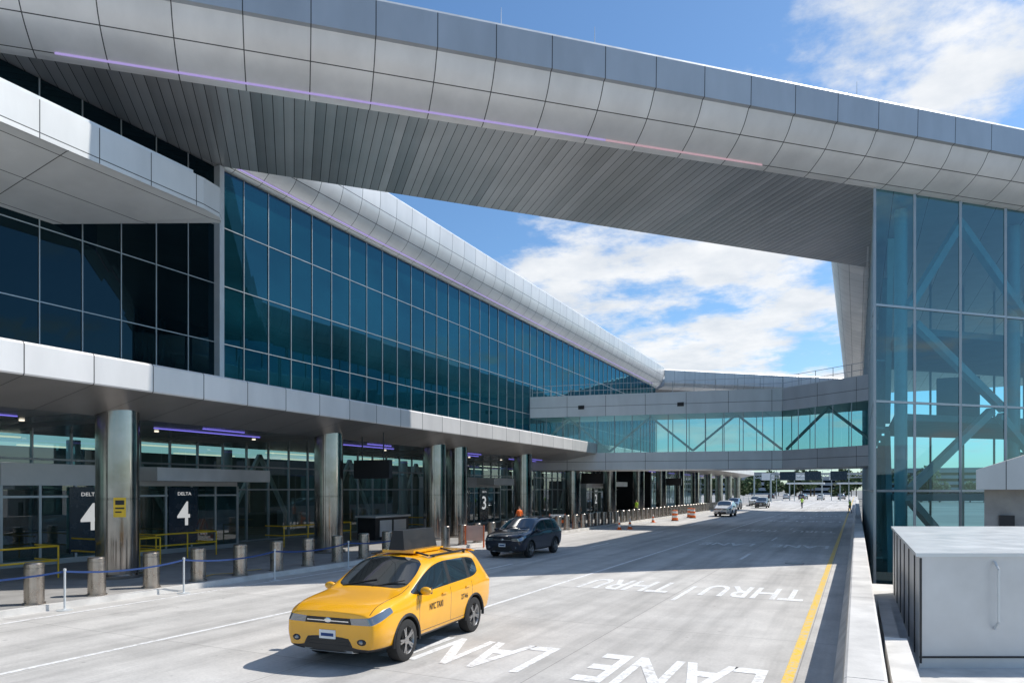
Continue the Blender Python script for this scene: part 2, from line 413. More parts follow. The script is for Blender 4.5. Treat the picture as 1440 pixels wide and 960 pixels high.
for a in (0,math.pi/2,math.pi,1.5*math.pi):
    a+=.5; ms.beam((.622*math.cos(a),.622*math.sin(a),.15),(.622*math.cos(a),.622*math.sin(a),5.2),.012,.008,1)
col0=None
for y in (4.8,14.8,24.8,33.6,36.0,45.2,54.9,64.6,74.5,84.3,94,104,114,124,134,144):
    if col0 is None: col0=ms.build('steel_column',[M_steel,M_dark],None,(-21.05,y,.13))
    else: clone(col0,(-21.05,y,.13))
mb=MB(); mb.box(-.02,.02,-.17,.17,-.3,.3,0); mb.box(.02,.026,-.12,.12,.08,.22,1); mb.box(.02,.026,-.12,.12,-.05,.0,1); mb.box(.02,.026,-.12,.05,-.16,-.12,1)
mb.box(-.05,-.02,-.05,.05,-.2,.2,1)
mb.build('column_sign',[M_rail,M_blk],None,(-20.45,14.45,2.35),math.radians(-35))
mb=MB()
def uz(x,y): return 11.7 if x<-23 else 12.45
mb.prism([(-20,-12),(-20,17.2),(-20.15,18.0),(-20.5,18.4),(-24,14.6),(-24,-12)],uz,13.5,0)
mb.build('upper_canopy',[M_upcan])
mb=MB(); mb.box(-20.5,-20.03,-12,16.8,13.504,13.6); mb.build('upper_canopy_coping',[M_mullw]).parent=bpy.data.objects['upper_canopy']
SF=empty('ground_floor_storefront')
XS=-29.
mb=MB(); mm=MB(); y=-8.
while y<150:
    r=random.uniform(-.004,.004)
    mb.face([(XS+r,y,.14),(XS-r,y+1.55,.14),(XS-r,y+1.55,5.2),(XS+r,y,5.2)])
    mm.box(XS-.05,XS+.08,y-.03,y+.03,.14,5.2,0); y+=1.55
for z in (.2,2.9,4.1): mm.box(XS-.05,XS+.06,-8,150,z-.04,z+.04,0)
mb.build('glass',[M_glow],SF); mm.build('frames',[M_mull],SF)
mb=MB(); mb.box(-40.2,-40,-8,150,.14,5.2,0); 
y=-6
while y<150:
    mb.cyl((-33,y,.14),(-33,y,5.2),.3,.3,16,1); mb.beam((-34.5,y+1,.2),(-34.5,y+4,5.1),.22,.22,1); mb.beam((-34.5,y+7,.2),(-34.5,y+4,5.1),.22,.22,1)
    mb.box(-39.8,-38.8,y+2,y+5,.14,1.3,2); mb.box(-36.5,-36.2,y,y+3,.14,2.3,2)
    mb.box(-37.5,-37.2,y,y+4.5,5.08,5.14,3); mb.box(-32,-31.8,y+2,y+6,5.08,5.14,3); y+=9
mb.build('interior',[M_int,M_truss,M_floor,M_warm],SF)
M_sign=simple('sign_panel_dark',(.012,.03,.05),.25,0,.1,3.)
def vestibule(y0,y1,num,signs):
    V=empty('entrance_vestibule'); x0,x1=-28.9,-26.8
    mb=MB(); mb.box(x0,x1,y0,y1,3.05,3.85,0); mb.box(x1,x1+1.5,y0+5.,y1+.6,3.25,3.8,0)
    for y in (y0,y1): mb.box(x0,x1,y-.06,y+.06,.14,3.05,1)
    yy=y0
    while yy<=y1+.01: mb.box(x1-.06,x1+.04,yy-.045,yy+.045,.14,3.05,1); yy+=(y1-y0)/8
    mb.box(x1-.05,x1+.03,y0,y1,.14,.34,1); mb.box(x1-.05,x1+.03,y0,y1,2.6,2.68,1)
    mb.build('frame',[M_box,M_mull],V)
    mb=MB(); mb.face([(x1-.01,y0,.14),(x1-.01,y1,.14),(x1-.01,y1,3.05),(x1-.01,y0,3.05)]); mb.build('door_glass',[M_glow],V)
    for sy in signs:
        mb=MB(); mb.box(x1+.05,x1+.08,sy-.75,sy+.75,.5,3.0,0); mb.build('number_panel',[M_sign],V)
        for txt,w,h,z in ((num,.66,1.05,1.85),('DELTA',.7,.14,2.72)):
            me=text_mesh(txt,.01)
            for v in me.vertices: v.co=Vector((0,v.co.x*w,v.co.y*h))
            me.materials.append(M_num); o=bpy.data.objects.new('number_text',me); o.location=(x1+.09,sy+(.05 if h<.5 else 0),z); COL.objects.link(o); o.parent=V
vestibule(14.5,25.,'4',(17.6,21.9)); vestibule(44,53,'3',(47,50)); vestibule(74,84,'2',(77,81))
for (x,y,w) in ((-20.0,26.6,2.0),(-20.0,56.8,2.),(-20.0,86,2.)):
    D=empty('hanging_display',(x,y,0)); mb=MB(); mb.box(-w/2,w/2,-.12,.12,3.4,4.25,0); mb.box(-w/2+.05,w/2-.05,-.126,-.12,3.45,4.2,1)
    for s in (-.6,.6): mb.cyl((s,0,4.25),(s,0,5.5),.03,.03,8,0)
    mb.build('screen',[M_dark,M_blk],D)
def rail(x,y0,y1,ret=1.2):
    H=MB()
    for h in (1.0,.55):
        H.tube([(x-ret,y0,.13+h),(x,y0,.13+h),(x,y1,.13+h),(x-ret,y1,.13+h)],.03)
    n=max(2,int((y1-y0)/1.4))
    for i in range(n+1):
        yy=y0+(y1-y0)*i/n; H.cyl((x,yy,.13),(x,yy,1.13),.028,.028,8)
    H.build('handrail',[M_rail])
rail(-22.6,8.5,13.9); rail(-23.2,16.3,18.0,2.5); rail(-24.6,18.9,21.8); rail(-24.8,26,31); rail(-24.6,38,42)
mb=MB(); mb.box(-24.8,-23.6,31.6,34.8,.13,1.35,0); mb.box(-24.9,-23.5,31.5,34.9,1.352,1.45,1); mb.box(-23.6,-23.57,32.,33.1,.3,1.2,1); mb.box(-23.6,-23.57,33.3,34.5,.3,1.2,1); mb.build('curbside_counter',[M_dark,M_box])
# ---------------------------------------------------------------- pedestrian skybridge
SB=empty('pedestrian_skybridge')
P=[Vector((-24,52.8)),Vector((-4.97,56.2)),Vector((.84,51.8))]
D2=4.5
back=[P[0]+Vector((-.2,D2)),P[1]+Vector((.3,D2)),Vector((.84,51.8+D2+2))]
body=MB(); gl=MB(); tr=MB()
for k in range(2):
    a,b=P[k],P[k+1]; c,d=back[k+1],back[k]
    poly=[tuple(a),tuple(b),tuple(c),tuple(d)]
    body.prism(poly,4.45,5.80,0); body.prism(poly,8.72,10.35,0)
    body.prism(poly,10.352,10.42,1)
    for (s,e) in ((a,b),(d,c)):
        dr=(e-s); Ln=dr.length; dn=dr/Ln
        gl.face([(*(s),5.8),(*(e),5.8),(*(e),8.72),(*(s),8.72)],0)
        n=max(2,round(Ln/1.35))
        for i in range(n+1):
            p=s+dr*i/n; tr.box(p.x-.025,p.x+.025,p.y-.04,p.y+.04,5.8,8.72,1)
        if s is a:
            m=max(1,round(Ln/6.4)); inn=(Vector((dn.y,-dn.x))*-.45)
            for i in range(m):
                p0=s+dr*i/m+inn; p1=s+dr*(i+.5)/m+inn; p2=s+dr*(i+1)/m+inn
                tr.beam((*p0,5.9),(*p1,8.6),.16,.16,0); tr.beam((*p1,8.6),(*p2,5.9),.16,.16,0)
    dr=b-a; n=round(dr.length/1.6)
    for i in range(n+1):
        p=a+dr*i/n+Vector((0,.5)); tr.cyl((*p,10.4),(*p,11.35),.022,.022,6,1)
    for h in (10.85,11.33): tr.cyl((*(a+Vector((0,.5))),h),(*(b+Vector((0,.5))),h),.018,.018,6,1)
M_sb=panel('skybridge_cladding',(.66,.67,.67),3.1,[5.1,9.5],.03,.4,.3,.05)
body.build('cladding',[M_sb,M_mullw],SB); gl.build('glazing',[M_gbr],SB); tr.build('structure',[M_truss,M_mull],SB)
mb=MB(); 
for t in (.22,.62):
    p=P[0]+(P[1]-P[0])*t; mb.box(p.x-.25,p.x+.25,p.y-.06,p.y-.01,9.3,9.6)
mb.build('floodlights',[M_dark],SB)
# ---------------------------------------------------------------- right glass building
RB=empty('glass_tower_building')
inset=.28
def RY(x): return .9335*x+34.6+inset+.1
bx=[.72,2.37,4.35,6.4,8.4,10.4,12.4,14.4,16.4,18.4,20.4,22.4]
rz=[-2.,-1.45,2.84,6.84,11.14,16.33]
gl=MB(); mm=MB()
for i in range(len(bx)-1):
    a=(bx[i],RY(bx[i]));b=(bx[i+1],RY(bx[i+1]))
    for j in range(len(rz)-1):
        r=[random.uniform(-.006,.006) for _ in range(4)]
        gl.face([(a[0],a[1]+r[0],rz[j]),(b[0],b[1]+r[1],rz[j]),(b[0],b[1]+r[2],rz[j+1]),(a[0],a[1]+r[3],rz[j+1])])
for x in bx: 
    mm.beam((x,RY(x),-2),(x,RY(x),16.33),.11,.14,0)
    mm.beam((x,RY(x)+15,-2),(x,RY(x)+15,16.33),.12,.12,0)
for z in rz[1:-1]:
    mm.beam((bx[0],RY(bx[0]),z),(bx[-1],RY(bx[-1]),z),.12,.10,0)
    mm.beam((bx[0],RY(bx[0])+15,z),(bx[-1],RY(bx[-1])+15,z),.1,.12,0)
yy=RY(.72)+2.2; ysr=[RY(.72)]
while yy<110: ysr.append(yy); yy+=2.6
for i in range(len(ysr)-1):
    for j in range(len(rz)-1): gl.face([(.72,ysr[i],rz[j]),(.72,ysr[i+1],rz[j]),(.72,ysr[i+1],rz[j+1]),(.72,ysr[i],rz[j+1])],1 if ysr[i]>41 else 0)  # farther side panes made dark to put a dark reflection in the terminal glass
for y in ysr[1:]: mm.box(.66,.78,y-.04,y+.04,-2,16.33,0)
for z in rz[1:-1]: mm.box(.67,.77,ysr[0],ysr[-1],z-.04,z+.04,0)
gl.build('glazing',[M_gright,M_gdark],RB); mm.build('mullions',[M_mull],RB)
mb=MB()
for z in (2.6,6.6,10.9):
    mb.prism([(1.7,RY(1.7)+3.2),(22,RY(22)+3.2),(22,RY(22)+15),(1.7,RY(1.7)+15)],z-.28,z+.05,0)
for (xa,za,xb,zb) in ((2.2,11.5,4.6,16.),(2.5,10.8,6.6,6.9),(4.6,15.8,8,11.2),(2.3,2.9,6.,6.8),(6.4,6.6,9.5,2.9),(2.2,2.5,5.4,-1.5)):
    mb.beam((xa,RY(xa)+1.6,za),(xb,RY(xb)+1.6,zb),.34,.34,2)
for x in (1.9,7.2,12.5): mb.cyl((x,RY(x)+2.1,-2),(x,RY(x)+2.1,16.3),.28,.28,16,2)
for (x0,x1,z) in ((3,5.2,-1.9),(8,11,2.65),(4,6,6.65)): mb.box(x0,x1,RY(x0)+7,RY(x0)+7.4,z,z+2.4,1)
yv=42
while yv<100:
    mb.beam((1.6,yv,-1.5),(1.6,yv+5,6.5),.3,.3,2); mb.beam((1.6,yv+5,6.8),(1.6,yv,16),.3,.3,2); yv+=8
mb.build('interior_structure',[M_floor,M_int,M_truss],RB)
mb=MB(); mb.prism([(.7,FY(.7)+.05),(34,FY(34)+.05),(34,112),(.7,112)],16.36,18.9,0); mb.build('roof',[M_eave],RB)
ep2=[(o*1.9,z) for o,z in ep]
mb=MB(); mb.sweep((.7,44),(.7,112),(-1,0),ep2,0); mb.sweep((.7,44),(.7,112),(-1,0),[(2.28,18.9),(2.2,18.97),(0,19)],1,smooth=False)
mb.build('eave',[M_eave,M_mullw],RB)
mb=MB()
mb.hexa([(4.1,32.2,2.9),(9,33.5,2.9),(9,38,2.9),(5.2,36.5,2.9),(4.1,32.2,3.65),(9,33.5,5.3),(9,38,5.3),(5.2,36.5,3.65)],0)
mb.prism([(4.5,33.2),(9,34.4),(9,38),(5.2,36.5)],-1.2,2.9,1); mb.box(5.0,5.5,33.25,33.3,-.9,1.9,2)
mb.build('side_entrance_canopy',[M_upcan,M_walk,M_dark])
mb=MB(); a=Vector((-22.8,93));b=Vector((-1.0,112)); n=Vector((.657,-.754))
mb.sweep(a,b,n,[(-2.,16.3),(-.3,16.5),(0,17.0),(0,18.6),(-.2,18.8),(-6,18.9)],0,smooth=False)
mb.sweep(a-n*8,b-n*8,n,[(0,18.8),(0,16.3)],0,smooth=False)
mb.face([(*(a-n*2),16.3),(*(b-n*2),16.3),(*(b-n*8),16.3),(*(a-n*8),16.3)],0)
mb.build('far_roof_bridge',[M_eave])
# ---------------------------------------------------------------- metal enclosure (lower right)
R=Vector((.8998,.4363))
c0=Vector((.92,13.4)); c1=c0+R*7; c3=Vector((.92,22.8)); c2=c3+R*7
EN=empty('metal_enclosure')
mb=MB(); mb.prism([tuple(c0),tuple(c1),tuple(c2),tuple(c3)],-.02,1.80,0)
e=.05; mb.prism([(c0.x-e,c0.y-e),(c1.x+e,c1.y-e),(c2.x+e,c2.y),(c3.x-e,c3.y)],1.802,1.86,1)
nn=Vector((R.y,-R.x))
for s in (0.02,2.35,4.7):
    p=c0+R*s+nn*.012; mb.beam((*p,.06),(*p,1.78),.03,.02,2)
p=c0+nn*.014; q=c1+nn*.014; mb.beam((*p,.16),(*q,.16),.02,.03,2)
h=c0+R*1.22+nn*.02
pts=[h+R*.0,h+nn*.1,h+nn*.1,h+R*.0]; zz=[1.72,1.6,.75,.62]
mb.tube([(*pts[i],zz[i]) for i in range(4)],.02,3)
y=14.3
while y<22: mb.box(.90,.918,y,y+.02,.05,1.78,2); y+=1.5
mb.build('cabinet',[M_box,M_mullw,M_dark,M_mullw],EN)
# ---------------------------------------------------------------- bollards
bp=[(.0,1.0),(.19,1.0),(.215,.975),(.215,.90),(.20,.895),(.20,.875),(.215,.87),(.215,.04),(.25,.035),(.25,0)]
mb=MB(); mb.lathe(bp[::-1],28,0); b0=None; y=7.25
while y<120:
    dx=random.uniform(-.02,.02)
    if b0 is None: b0=mb.build('bollard',[M_steel2],None,(-17.95,y,.13))
    else: clone(b0,(-17.95+dx,y,.13),random.random()*6)
    y+=1.6
SP=[(-18.6,7.2),(-17.15,10.7),(-16.95,13.9),(-16.7,17.1),(-16.9,21.0),(-17.0,25.)]
for i,(x,y) in enumerate(SP):
    mb=MB(); mb.lathe([(.18,0),(.18,.015),(.05,.03),(.026,.05),(.026,.93),(.035,.94),(.035,1.0),(0,1.01)],16,0)
    if i+1<len(SP):
        dx,dy=SP[i+1][0]-x,SP[i+1][1]-y; pr_=None
        for k in range(9):
            t=k/8; p=(dx*t,dy*t,.93-.12*4*t*(1-t))
            if pr_: mb.beam(pr_,p,.006,.045,1)
            pr_=p
    mb.build('belt_stanchion',[M_mullw,M_blue],None,(x,y,.0))
mb=MB(); pr_=None
for k in range(12):
    p=(-18.6+.15*math.sin(k*1.3),15.5+k*.25,.15+.02*abs(math.sin(k)))
    if pr_: mb.beam(pr_,p,.07,.006,0)
    pr_=p
mb.build('caution_tape',[M_rail])
def cone(x,y,z=0):
    mb=MB(); mb.box(-.19,.19,-.19,.19,0,.03,0); mb.lathe([(.14,.03),(.115,.2),(.085,.38),(.06,.52),(.03,.72),(0,.73)],20,[0,1,0,1,0]); mb.build('traffic_cone',[M_orange,M_wh],None,(x,y,z))
cone(-15.4,49.5); cone(-14.9,50.5); cone(-15.3,51.8); cone(-20.3,29.3,.13); cone(-16.2,62)
def barrel(x,y):
    mb=MB(); mb.lathe([(.34,0),(.34,.06),(.29,.07),(.28,.3),(.27,.31),(.27,.5),(.26,.51),(.255,.7),(.245,.71),(.24,.9),(.22,.98),(0,1.0)],24,[2,2,0,1,1,0,0,1,1,0,0]); mb.build('traffic_barrel',[M_orange,M_wh,M_blk],None,(x,y,0))
barrel(-15.2,66); barrel(-15.0,73); barrel(-15.6,74.5)
M_pink=simple('board_plywood',(.62,.42,.33),.7,0,.1,3.)
mb=MB(); mb.box(-.5,.5,-.02,.02,.35,1.1,0)
for s in (-.45,.45): mb.beam((s,-.03,1.1),(s,-.35,0),.05,.05,1); mb.beam((s,.03,1.1),(s,.35,0),.05,.05,1)
bd=mb.build('barricade_sign',[M_pink,M_orange],None,(-17.2,31.2,.0),math.radians(25))
for i,yy in enumerate((43,47)):
    mb=MB(); mb.beam((-.6,0,.9),(.6,0,.9),.03,.2,0); mb.beam((-.6,0,.5),(.6,0,.5),.03,.2,1)
    for s in (-.55,.55): mb.beam((s,0,0),(s,0,1.05),.05,.05,1); mb.beam((s,-.3,.02),(s,.3,.02),.05,.04,1)
    mb.build('construction_barricade',[M_wh,M_orange],None,(-19.2,yy,.13),.5)
# ---------------------------------------------------------------- vehicles
def car_paint(name,col,metal=0.,rough=.25,seams=True):
    t=NT(name); o=t.obj(); s=t.sep(o); mask=None
    for x0 in (.95,-.27,-1.2):
        a=t.m('LESS_THAN',t.m('ABSOLUTE',t.m('SUBTRACT',s[0],x0)),.006)
        mask=a if mask is None else t.m('MAXIMUM',mask,a)
    zz=t.m('MULTIPLY',t.m('GREATER_THAN',s[2],.42),t.m('LESS_THAN',s[2],1.06))
    mask=t.m('MULTIPLY',mask,zz)
    bl=t.m('MULTIPLY',t.m('LESS_THAN',t.m('ABSOLUTE',t.m('SUBTRACT',s[2],.42)),.006),t.m('LESS_THAN',t.m('ABSOLUTE',s[0]),1.0))
    mask=t.m('MAXIMUM',mask,bl)
    hy=t.m('LESS_THAN',t.m('ABSOLUTE',t.m('SUBTRACT',t.m('ABSOLUTE',s[1]),.74)),.005)
    hy=t.m('MULTIPLY',hy,t.m('MULTIPLY',t.m('GREATER_THAN',s[0],1.0),t.m('GREATER_THAN',s[2],.90)))
    mask=t.m('MAXIMUM',mask,hy)
    nz=t.noise(o,3,4)
    dirt=t.rng(s[2],.3,.7,.75,1.)
    c=t.mix(1.,col,t.rng(nz,.3,.7,.95,1.04),'MULTIPLY'); c=t.mix(1.,c,dirt,'MULTIPLY')
    c=t.mix(mask,c,(.01,.01,.01))
    t.bsdf(c,rough,metal,coat=.8); return t.mat
M_cg=NT('car_glass'); M_cg.bsdf((.012,.016,.018),.03,0,coat=1.,spec=.8); M_cg=M_cg.mat
M_tyre=simple('tyre_rubber',(.018,.018,.018),.85,0,.2,8.)
M_rim=simple('alloy_rim',(.34,.34,.34),.3,.9,.05,4.)
M_lens=NT('headlamp_lens'); M_lens.bsdf((.22,.24,.26),.06,.7,coat=1.); M_lens=M_lens.mat
M_red=simple('tail_lamp_red',(.45,.01,.01),.15,0,.1,4.,coat=.5)
M_chr=simple('chrome',(.7,.7,.7),.12,1.,.03,4.)
ST=[
(2.29,[(0,.30),(.60,.29),(.76,.36),(.82,.54),(.805,.745),(.75,.865),(.64,.905),(.48,.93),(.25,.945),(0,.95)]),
(2.13,[(0,.25),(.70,.25),(.86,.36),(.915,.58),(.90,.80),(.845,.925),(.75,.985),(.60,1.01),(.30,1.025),(0,1.03)]),
(1.82,[(0,.22),(.72,.22),(.90,.36),(.93,.60),(.915,.90),(.865,1.01),(.77,1.06),(.62,1.075),(.32,1.09),(0,1.09)]),
(1.36,[(0,.22),(.72,.22),(.90,.36),(.93,.60),(.92,.90),(.875,1.055),(.79,1.10),(.66,1.12),(.34,1.135),(0,1.135)]),
(1.13,[(0,.22),(.72,.22),(.90,.36),(.925,.60),(.922,.91),(.885,1.07),(.83,1.125),(.76,1.15),(.40,1.18),(0,1.185)]),
(.30,[(0,.22),(.72,.22),(.90,.36),(.915,.60),(.922,.93),(.89,1.085),(.755,1.52),(.685,1.60),(.37,1.65),(0,1.665)]),
(-.23,[(0,.22),(.72,.22),(.90,.36),(.912,.60),(.922,.94),(.89,1.10),(.755,1.555),(.69,1.635),(.37,1.685),(0,1.70)]),
(-.33,[(0,.22),(.72,.22),(.90,.36),(.912,.60),(.922,.94),(.89,1.105),(.755,1.555),(.69,1.64),(.37,1.69),(0,1.705)]),
(-1.08,[(0,.22),(.72,.22),(.90,.36),(.918,.60),(.927,.95),(.89,1.125),(.745,1.545),(.68,1.63),(.37,1.685),(0,1.70)]),
(-1.19,[(0,.22),(.72,.22),(.90,.36),(.925,.60),(.932,.96),(.89,1.13),(.74,1.54),(.675,1.625),(.37,1.68),(0,1.695)]),
(-1.62,[(0,.24),(.72,.24),(.90,.38),(.93,.62),(.932,.98),(.88,1.18),(.72,1.50),(.655,1.595),(.36,1.66),(0,1.675)]),
(-1.93,[(0,.28),(.70,.28),(.875,.40),(.915,.64),(.912,1.0),(.86,1.18),(.70,1.45),(.635,1.565),(.34,1.64),(0,1.655)]),
(-2.18,[(0,.30),(.68,.30),(.84,.42),(.89,.64),(.885,.96),(.82,1.10),(.75,1.17),(.66,1.20),(.34,1.225),(0,1.23)]),
(-2.30,[(0,.34),(.58,.34),(.74,.44),(.80,.62),(.80,.88),(.74,1.0),(.66,1.04),(.54,1.06),(.28,1.07),(0,1.075)])]
def body_mesh(paint):
    import bmesh
    verts=[];faces=[];mats=[]
    n=10
    for x,r in ST:
        for (y,z) in r: verts.append((x,y,z))
    for i in range(len(ST)-1):
        for j in range(n-1):
            a=i*n+j; faces.append((a,a+1,a+n+1,a+n))
            m=0
            if j==0: m=2
            if j==1: m=2
            if j==5 and i in (4,5,7,9): m=1
            if j==5 and i in (6,8): m=2
            if j in (7,8) and i==4: m=1
            if j in (7,8) and i==11: m=1
            if j==4 and i in (0,1): m=3
            if j==4 and i==12: m=4
            mats.append(m)
    def cap(i,front):
        base=i*n; X=ST[i][0]; R_=ST[i][1]
        fr=(.56,0.) ; cs={}
        for k in range(1,9):
            for c,f in enumerate(fr):
                cs[(k,c)]=len(verts); bulge=(.035 if f==0 else .025)
                zz=R_[k][1]
                if k==5 and front: zz-=.02
                verts.append((X+(bulge if front else -bulge),R_[k][0]*f if k<5 else min(R_[k][0],R_[4][0])*f,zz))
        def add(f,m):
            faces.append(f if not front else f[::-1]); mats.append(m)
        add((base,base+1,cs[(1,0)],cs[(1,1)]),2)
        for k in range(1,8):
            mo=mi=0
            if k==1: mo=mi=2
            if front and k==2: mi=2
            if front and k==4: mo=3; mi=2
            if (not front) and k==4: mo=4
            add((base+k,base+k+1,cs[(k+1,0)],cs[(k,0)]),mo)
            add((cs[(k,0)],cs[(k+1,0)],cs[(k+1,1)],cs[(k,1)]),mi)
        add((base+8,base+9,cs[(8,1)],cs[(8,0)]),0)
    cap(0,True); cap(len(ST)-1,False)
    me=bpy.data.meshes.new('b'); me.from_pydata(verts,[],faces)
    for m in (paint,M_cg,M_blk,M_lens,M_red): me.materials.append(m)
    me.polygons.foreach_set('material_index',mats)
    bm=bmesh.new(); bm.from_mesh(me); bmesh.ops.recalc_face_normals(bm,faces=bm.faces)
    cl=bm.edges.layers.float.get('crease_edge') or bm.edges.layers.float.new('crease_edge')
    for e in bm.edges:
        ms={f.material_index for f in e.link_faces}
        if len(ms)>1: e[cl]=.7
    bm.verts.ensure_lookup_table()
    for i in range(len(ST)-1):
        for j,cv in ((4,.5),(6,.5 if i<4 else .2),(3,.2)):
            e=bm.edges.get((bm.verts[i*n+j],bm.verts[(i+1)*n+j]))
            if e and e[cl]<cv: e[cl]=cv
    for j in range(1,n-1):
        for ii,cv in ((0,.45),(len(ST)-1,.4)):
            e=bm.edges.get((bm.verts[ii*n+j],bm.verts[ii*n+j+1]))
            if e and e[cl]<cv: e[cl]=cv
    bm.to_mesh(me); bm.free()
    o=bpy.data.objects.new('b',me); COL.objects.link(o)
    mi=o.modifiers.new('m','MIRROR'); mi.use_axis=(False,True,False); mi.use_clip=True; mi.merge_threshold=.002
    ss=o.modifiers.new('s','SUBSURF'); ss.levels=3; ss.render_levels=3
    cut=MB()
    for x in (1.36,-1.33):
        for s in (-1,1):
            cut.cyl((x,s*.52,.36),(x,s*1.2,.36),.405,.405,36,0)
    co=cut.build('c',[M_blk]); 
    bm=bmesh.new(); bm.from_mesh(co.data); bmesh.ops.remove_doubles(bm,verts=bm.verts,dist=.0005); bmesh.ops.recalc_face_normals(bm,faces=bm.faces); bm.to_mesh(co.data); bm.free()
    bo=o.modifiers.new('x','BOOLEAN'); bo.object=co; bo.operation='DIFFERENCE'; bo.solver='EXACT'
    try: bo.material_mode='TRANSFER'
    except Exception: pass
    m2=eval_mesh(o); bpy.data.objects.remove(o); bpy.data.objects.remove(co)
    for p in m2.polygons: p.use_smooth=True
    m2.set_sharp_from_angle(angle=math.radians(38))
    return m2
def wheel_mesh():
    mb=MB()
    mb.lathe([(.22,-.11),(.30,-.115),(.345,-.10),(.355,-.06),(.355,.06),(.345,.10),(.30,.115),(.235,.11),(.225,.095),(.215,.03),(.0,.03)],36,[0,0,0,0,0,0,0,1,1,2],'y')
    for k in range(5):
        for dd in (-.12,.12):
            a=2*math.pi*k/5+dd
            mb.beam((.04*math.cos(a),.085,.04*math.sin(a)),(.222*math.cos(a),.10,.222*math.sin(a)),.034,.03,1,up=(0,1,0))
    mb.lathe([(.07,.07),(.07,.105),(.0,.108)],16,1,'y')
    o=mb.build('w',[M_tyre,M_rim,M_blk]); me=o.data; bpy.data.objects.remove(o); return me
WHEEL=wheel_mesh()
BODY={}
def car(name,loc,rz,paint,taxi=False,detail=True,scl=(1,1,1)):
    key=paint.name
    if key not in BODY: BODY[key]=body_mesh(paint)
    rt=empty(name,loc,rz); rt.scale=scl
    o=bpy.data.objects.new('body',BODY[key]); COL.objects.link(o); o.parent=rt
    for i,x in enumerate((1.36,-1.33)):
        for s in (-1,1):
            w=bpy.data.objects.new('wheel_%d'%(i*2+(s+1)//2+1),WHEEL); COL.objects.link(w); w.parent=rt
            w.location=(x,s*.80,.355); w.rotation_euler=(0,0.3*i,0 if s>0 else math.pi)
    mb=MB()
    for s in (-1,1):
        mb.sphere((2.285,s*.62,.475),(.035,.10,.06),0,14); mb.sphere((2.305,s*.62,.475),(.025,.045,.04),2,12)
        mb.sphere((.88,s*1.005,1.125),(.065,.115,.075),5,16); mb.beam((.88,s*.88,1.07),(.89,s*.97,1.085),.06,.04,0)
        mb.box(.80,.822,min(s*.92,s*1.09),max(s*.92,s*1.09),1.07,1.185,6)
        for x in (.02,-.98): mb.beam((x-.09,s*.932,.975),(x+.09,s*.932,.975),.03,.025,5)
        mb.beam((-1.5,s*.625,1.655),(.05,s*.64,1.66),.03,.03,0)
        for x in (-1.4,-.1): mb.beam((x,s*.63,1.60),(x,s*.63,1.655),.04,.04,0)
        for cx in (1.36,-1.33):
            N=18; pa=None
            for k in range(N+1):
                a=math.radians(-8+196*k/N)
                p=(cx+.425*math.cos(a),s*.907,.36+.425*math.sin(a))
                if pa: mb.cyl(pa,p,.032,.032,6,0)
                pa=p
    mb.beam((2.322,-.40,.79),(2.322,.40,.79),.014,.016,1,up=(0,0,1))
    mb.sphere((2.324,0,.80),(.012,.066,.046),1,14)
    for z in (.40,.45,.50): mb.beam((2.322,-.40,z),(2.322,.40,z),.01,.010,7)
    mb.hexa([(2.10,-.56,.275),(2.30,-.46,.285),(2.30,.46,.285),(2.10,.56,.275),(2.10,-.58,.335),(2.315,-.46,.325),(2.315,.46,.325),(2.10,.58,.335)],9)
    mb.box(2.318,2.338,-.155,.155,.50,.64,4)
    mb.box(2.339,2.342,-.12,.12,.54,.59,8)
    mb.box(-2.36,-2.345,-.26,.26,.72,.84,4)
    for y0,y1 in ((-.55,.05),(.05,.62)): mb.beam((1.12,y0,1.185),(.95,y1,1.30),.018,.015,0)
    mb.hexa([(-1.90,-.58,1.60),(-2.08,-.56,1.575),(-2.08,.56,1.575),(-1.90,.58,1.60),(-1.86,-.58,1.645),(-2.08,-.56,1.60),(-2.08,.56,1.60),(-1.86,.58,1.645)],5)
    if taxi:
        mb.box(-1.05,.15,-.34,.34,1.70,1.755,5)
        mb.hexa([(-1.10,-.17,1.756),(.20,-.17,1.756),(.20,.17,1.756),(-1.10,.17,1.756),(-1.05,-.11,2.12),(.15,-.11,2.12),(.15,.11,2.12),(-1.05,.11,2.12)],0)
        for x in (-.95,.05):
            for s in (-1,1): mb.beam((x,s*.28,1.73),(x,s*.60,1.66),.04,.03,0)
    mb.build('trim',[M_blk,M_chr,M_lens,M_red,M_wh,paint,M_cg,M_dark,M_blue,M_mull],rt)
    if taxi:
        for s in (-1,1):
            for txt,x,z,w,h in (('NYC TAXI',.33,.80,.52,.12),('2T46',-.85,.80,.30,.1)):
                me=text_mesh(txt,.015)
                for v in me.vertices: v.co=Vector((-s*v.co.x*w,0,v.co.y*h))
                me.materials.append(M_blk); t=bpy.data.objects.new('door_lettering',me); t.location=(x,s*.926,z); COL.objects.link(t); t.parent=rt
    return rt
PY=car_paint('taxi_yellow_paint',(.92,.43,.003)); PN=car_paint('navy_paint',(.008,.012,.028),.3)
PW=car_paint('white_paint',(.72,.72,.70)); PG=car_paint('grey_paint',(.10,.105,.11),.5); PS=car_paint('silver_paint',(.45,.46,.47),.6)
H=-math.pi/2
car('taxi',(-7.85,11.35,0),H+math.radians(4),PY,True)
car('suv',(-13.4,29.0,0),H,PN)
car('suv',(-12.9,80,0),H,PW); car('suv',(-13.4,118,0),H,PG); car('suv',(-16.2,108,0),H,PS); car('suv',(-16.1,132,0),H,PW)
for (x,y,p,r) in ((-9,215,PW,1.57),(-14,222,PG,1.4),(-4,230,PS,1.5),(-19,228,PW,1.6),(-24,235,PN,1.6),(3,240,PG,1.5)):
    car('suv',(x,y,0),r,p)
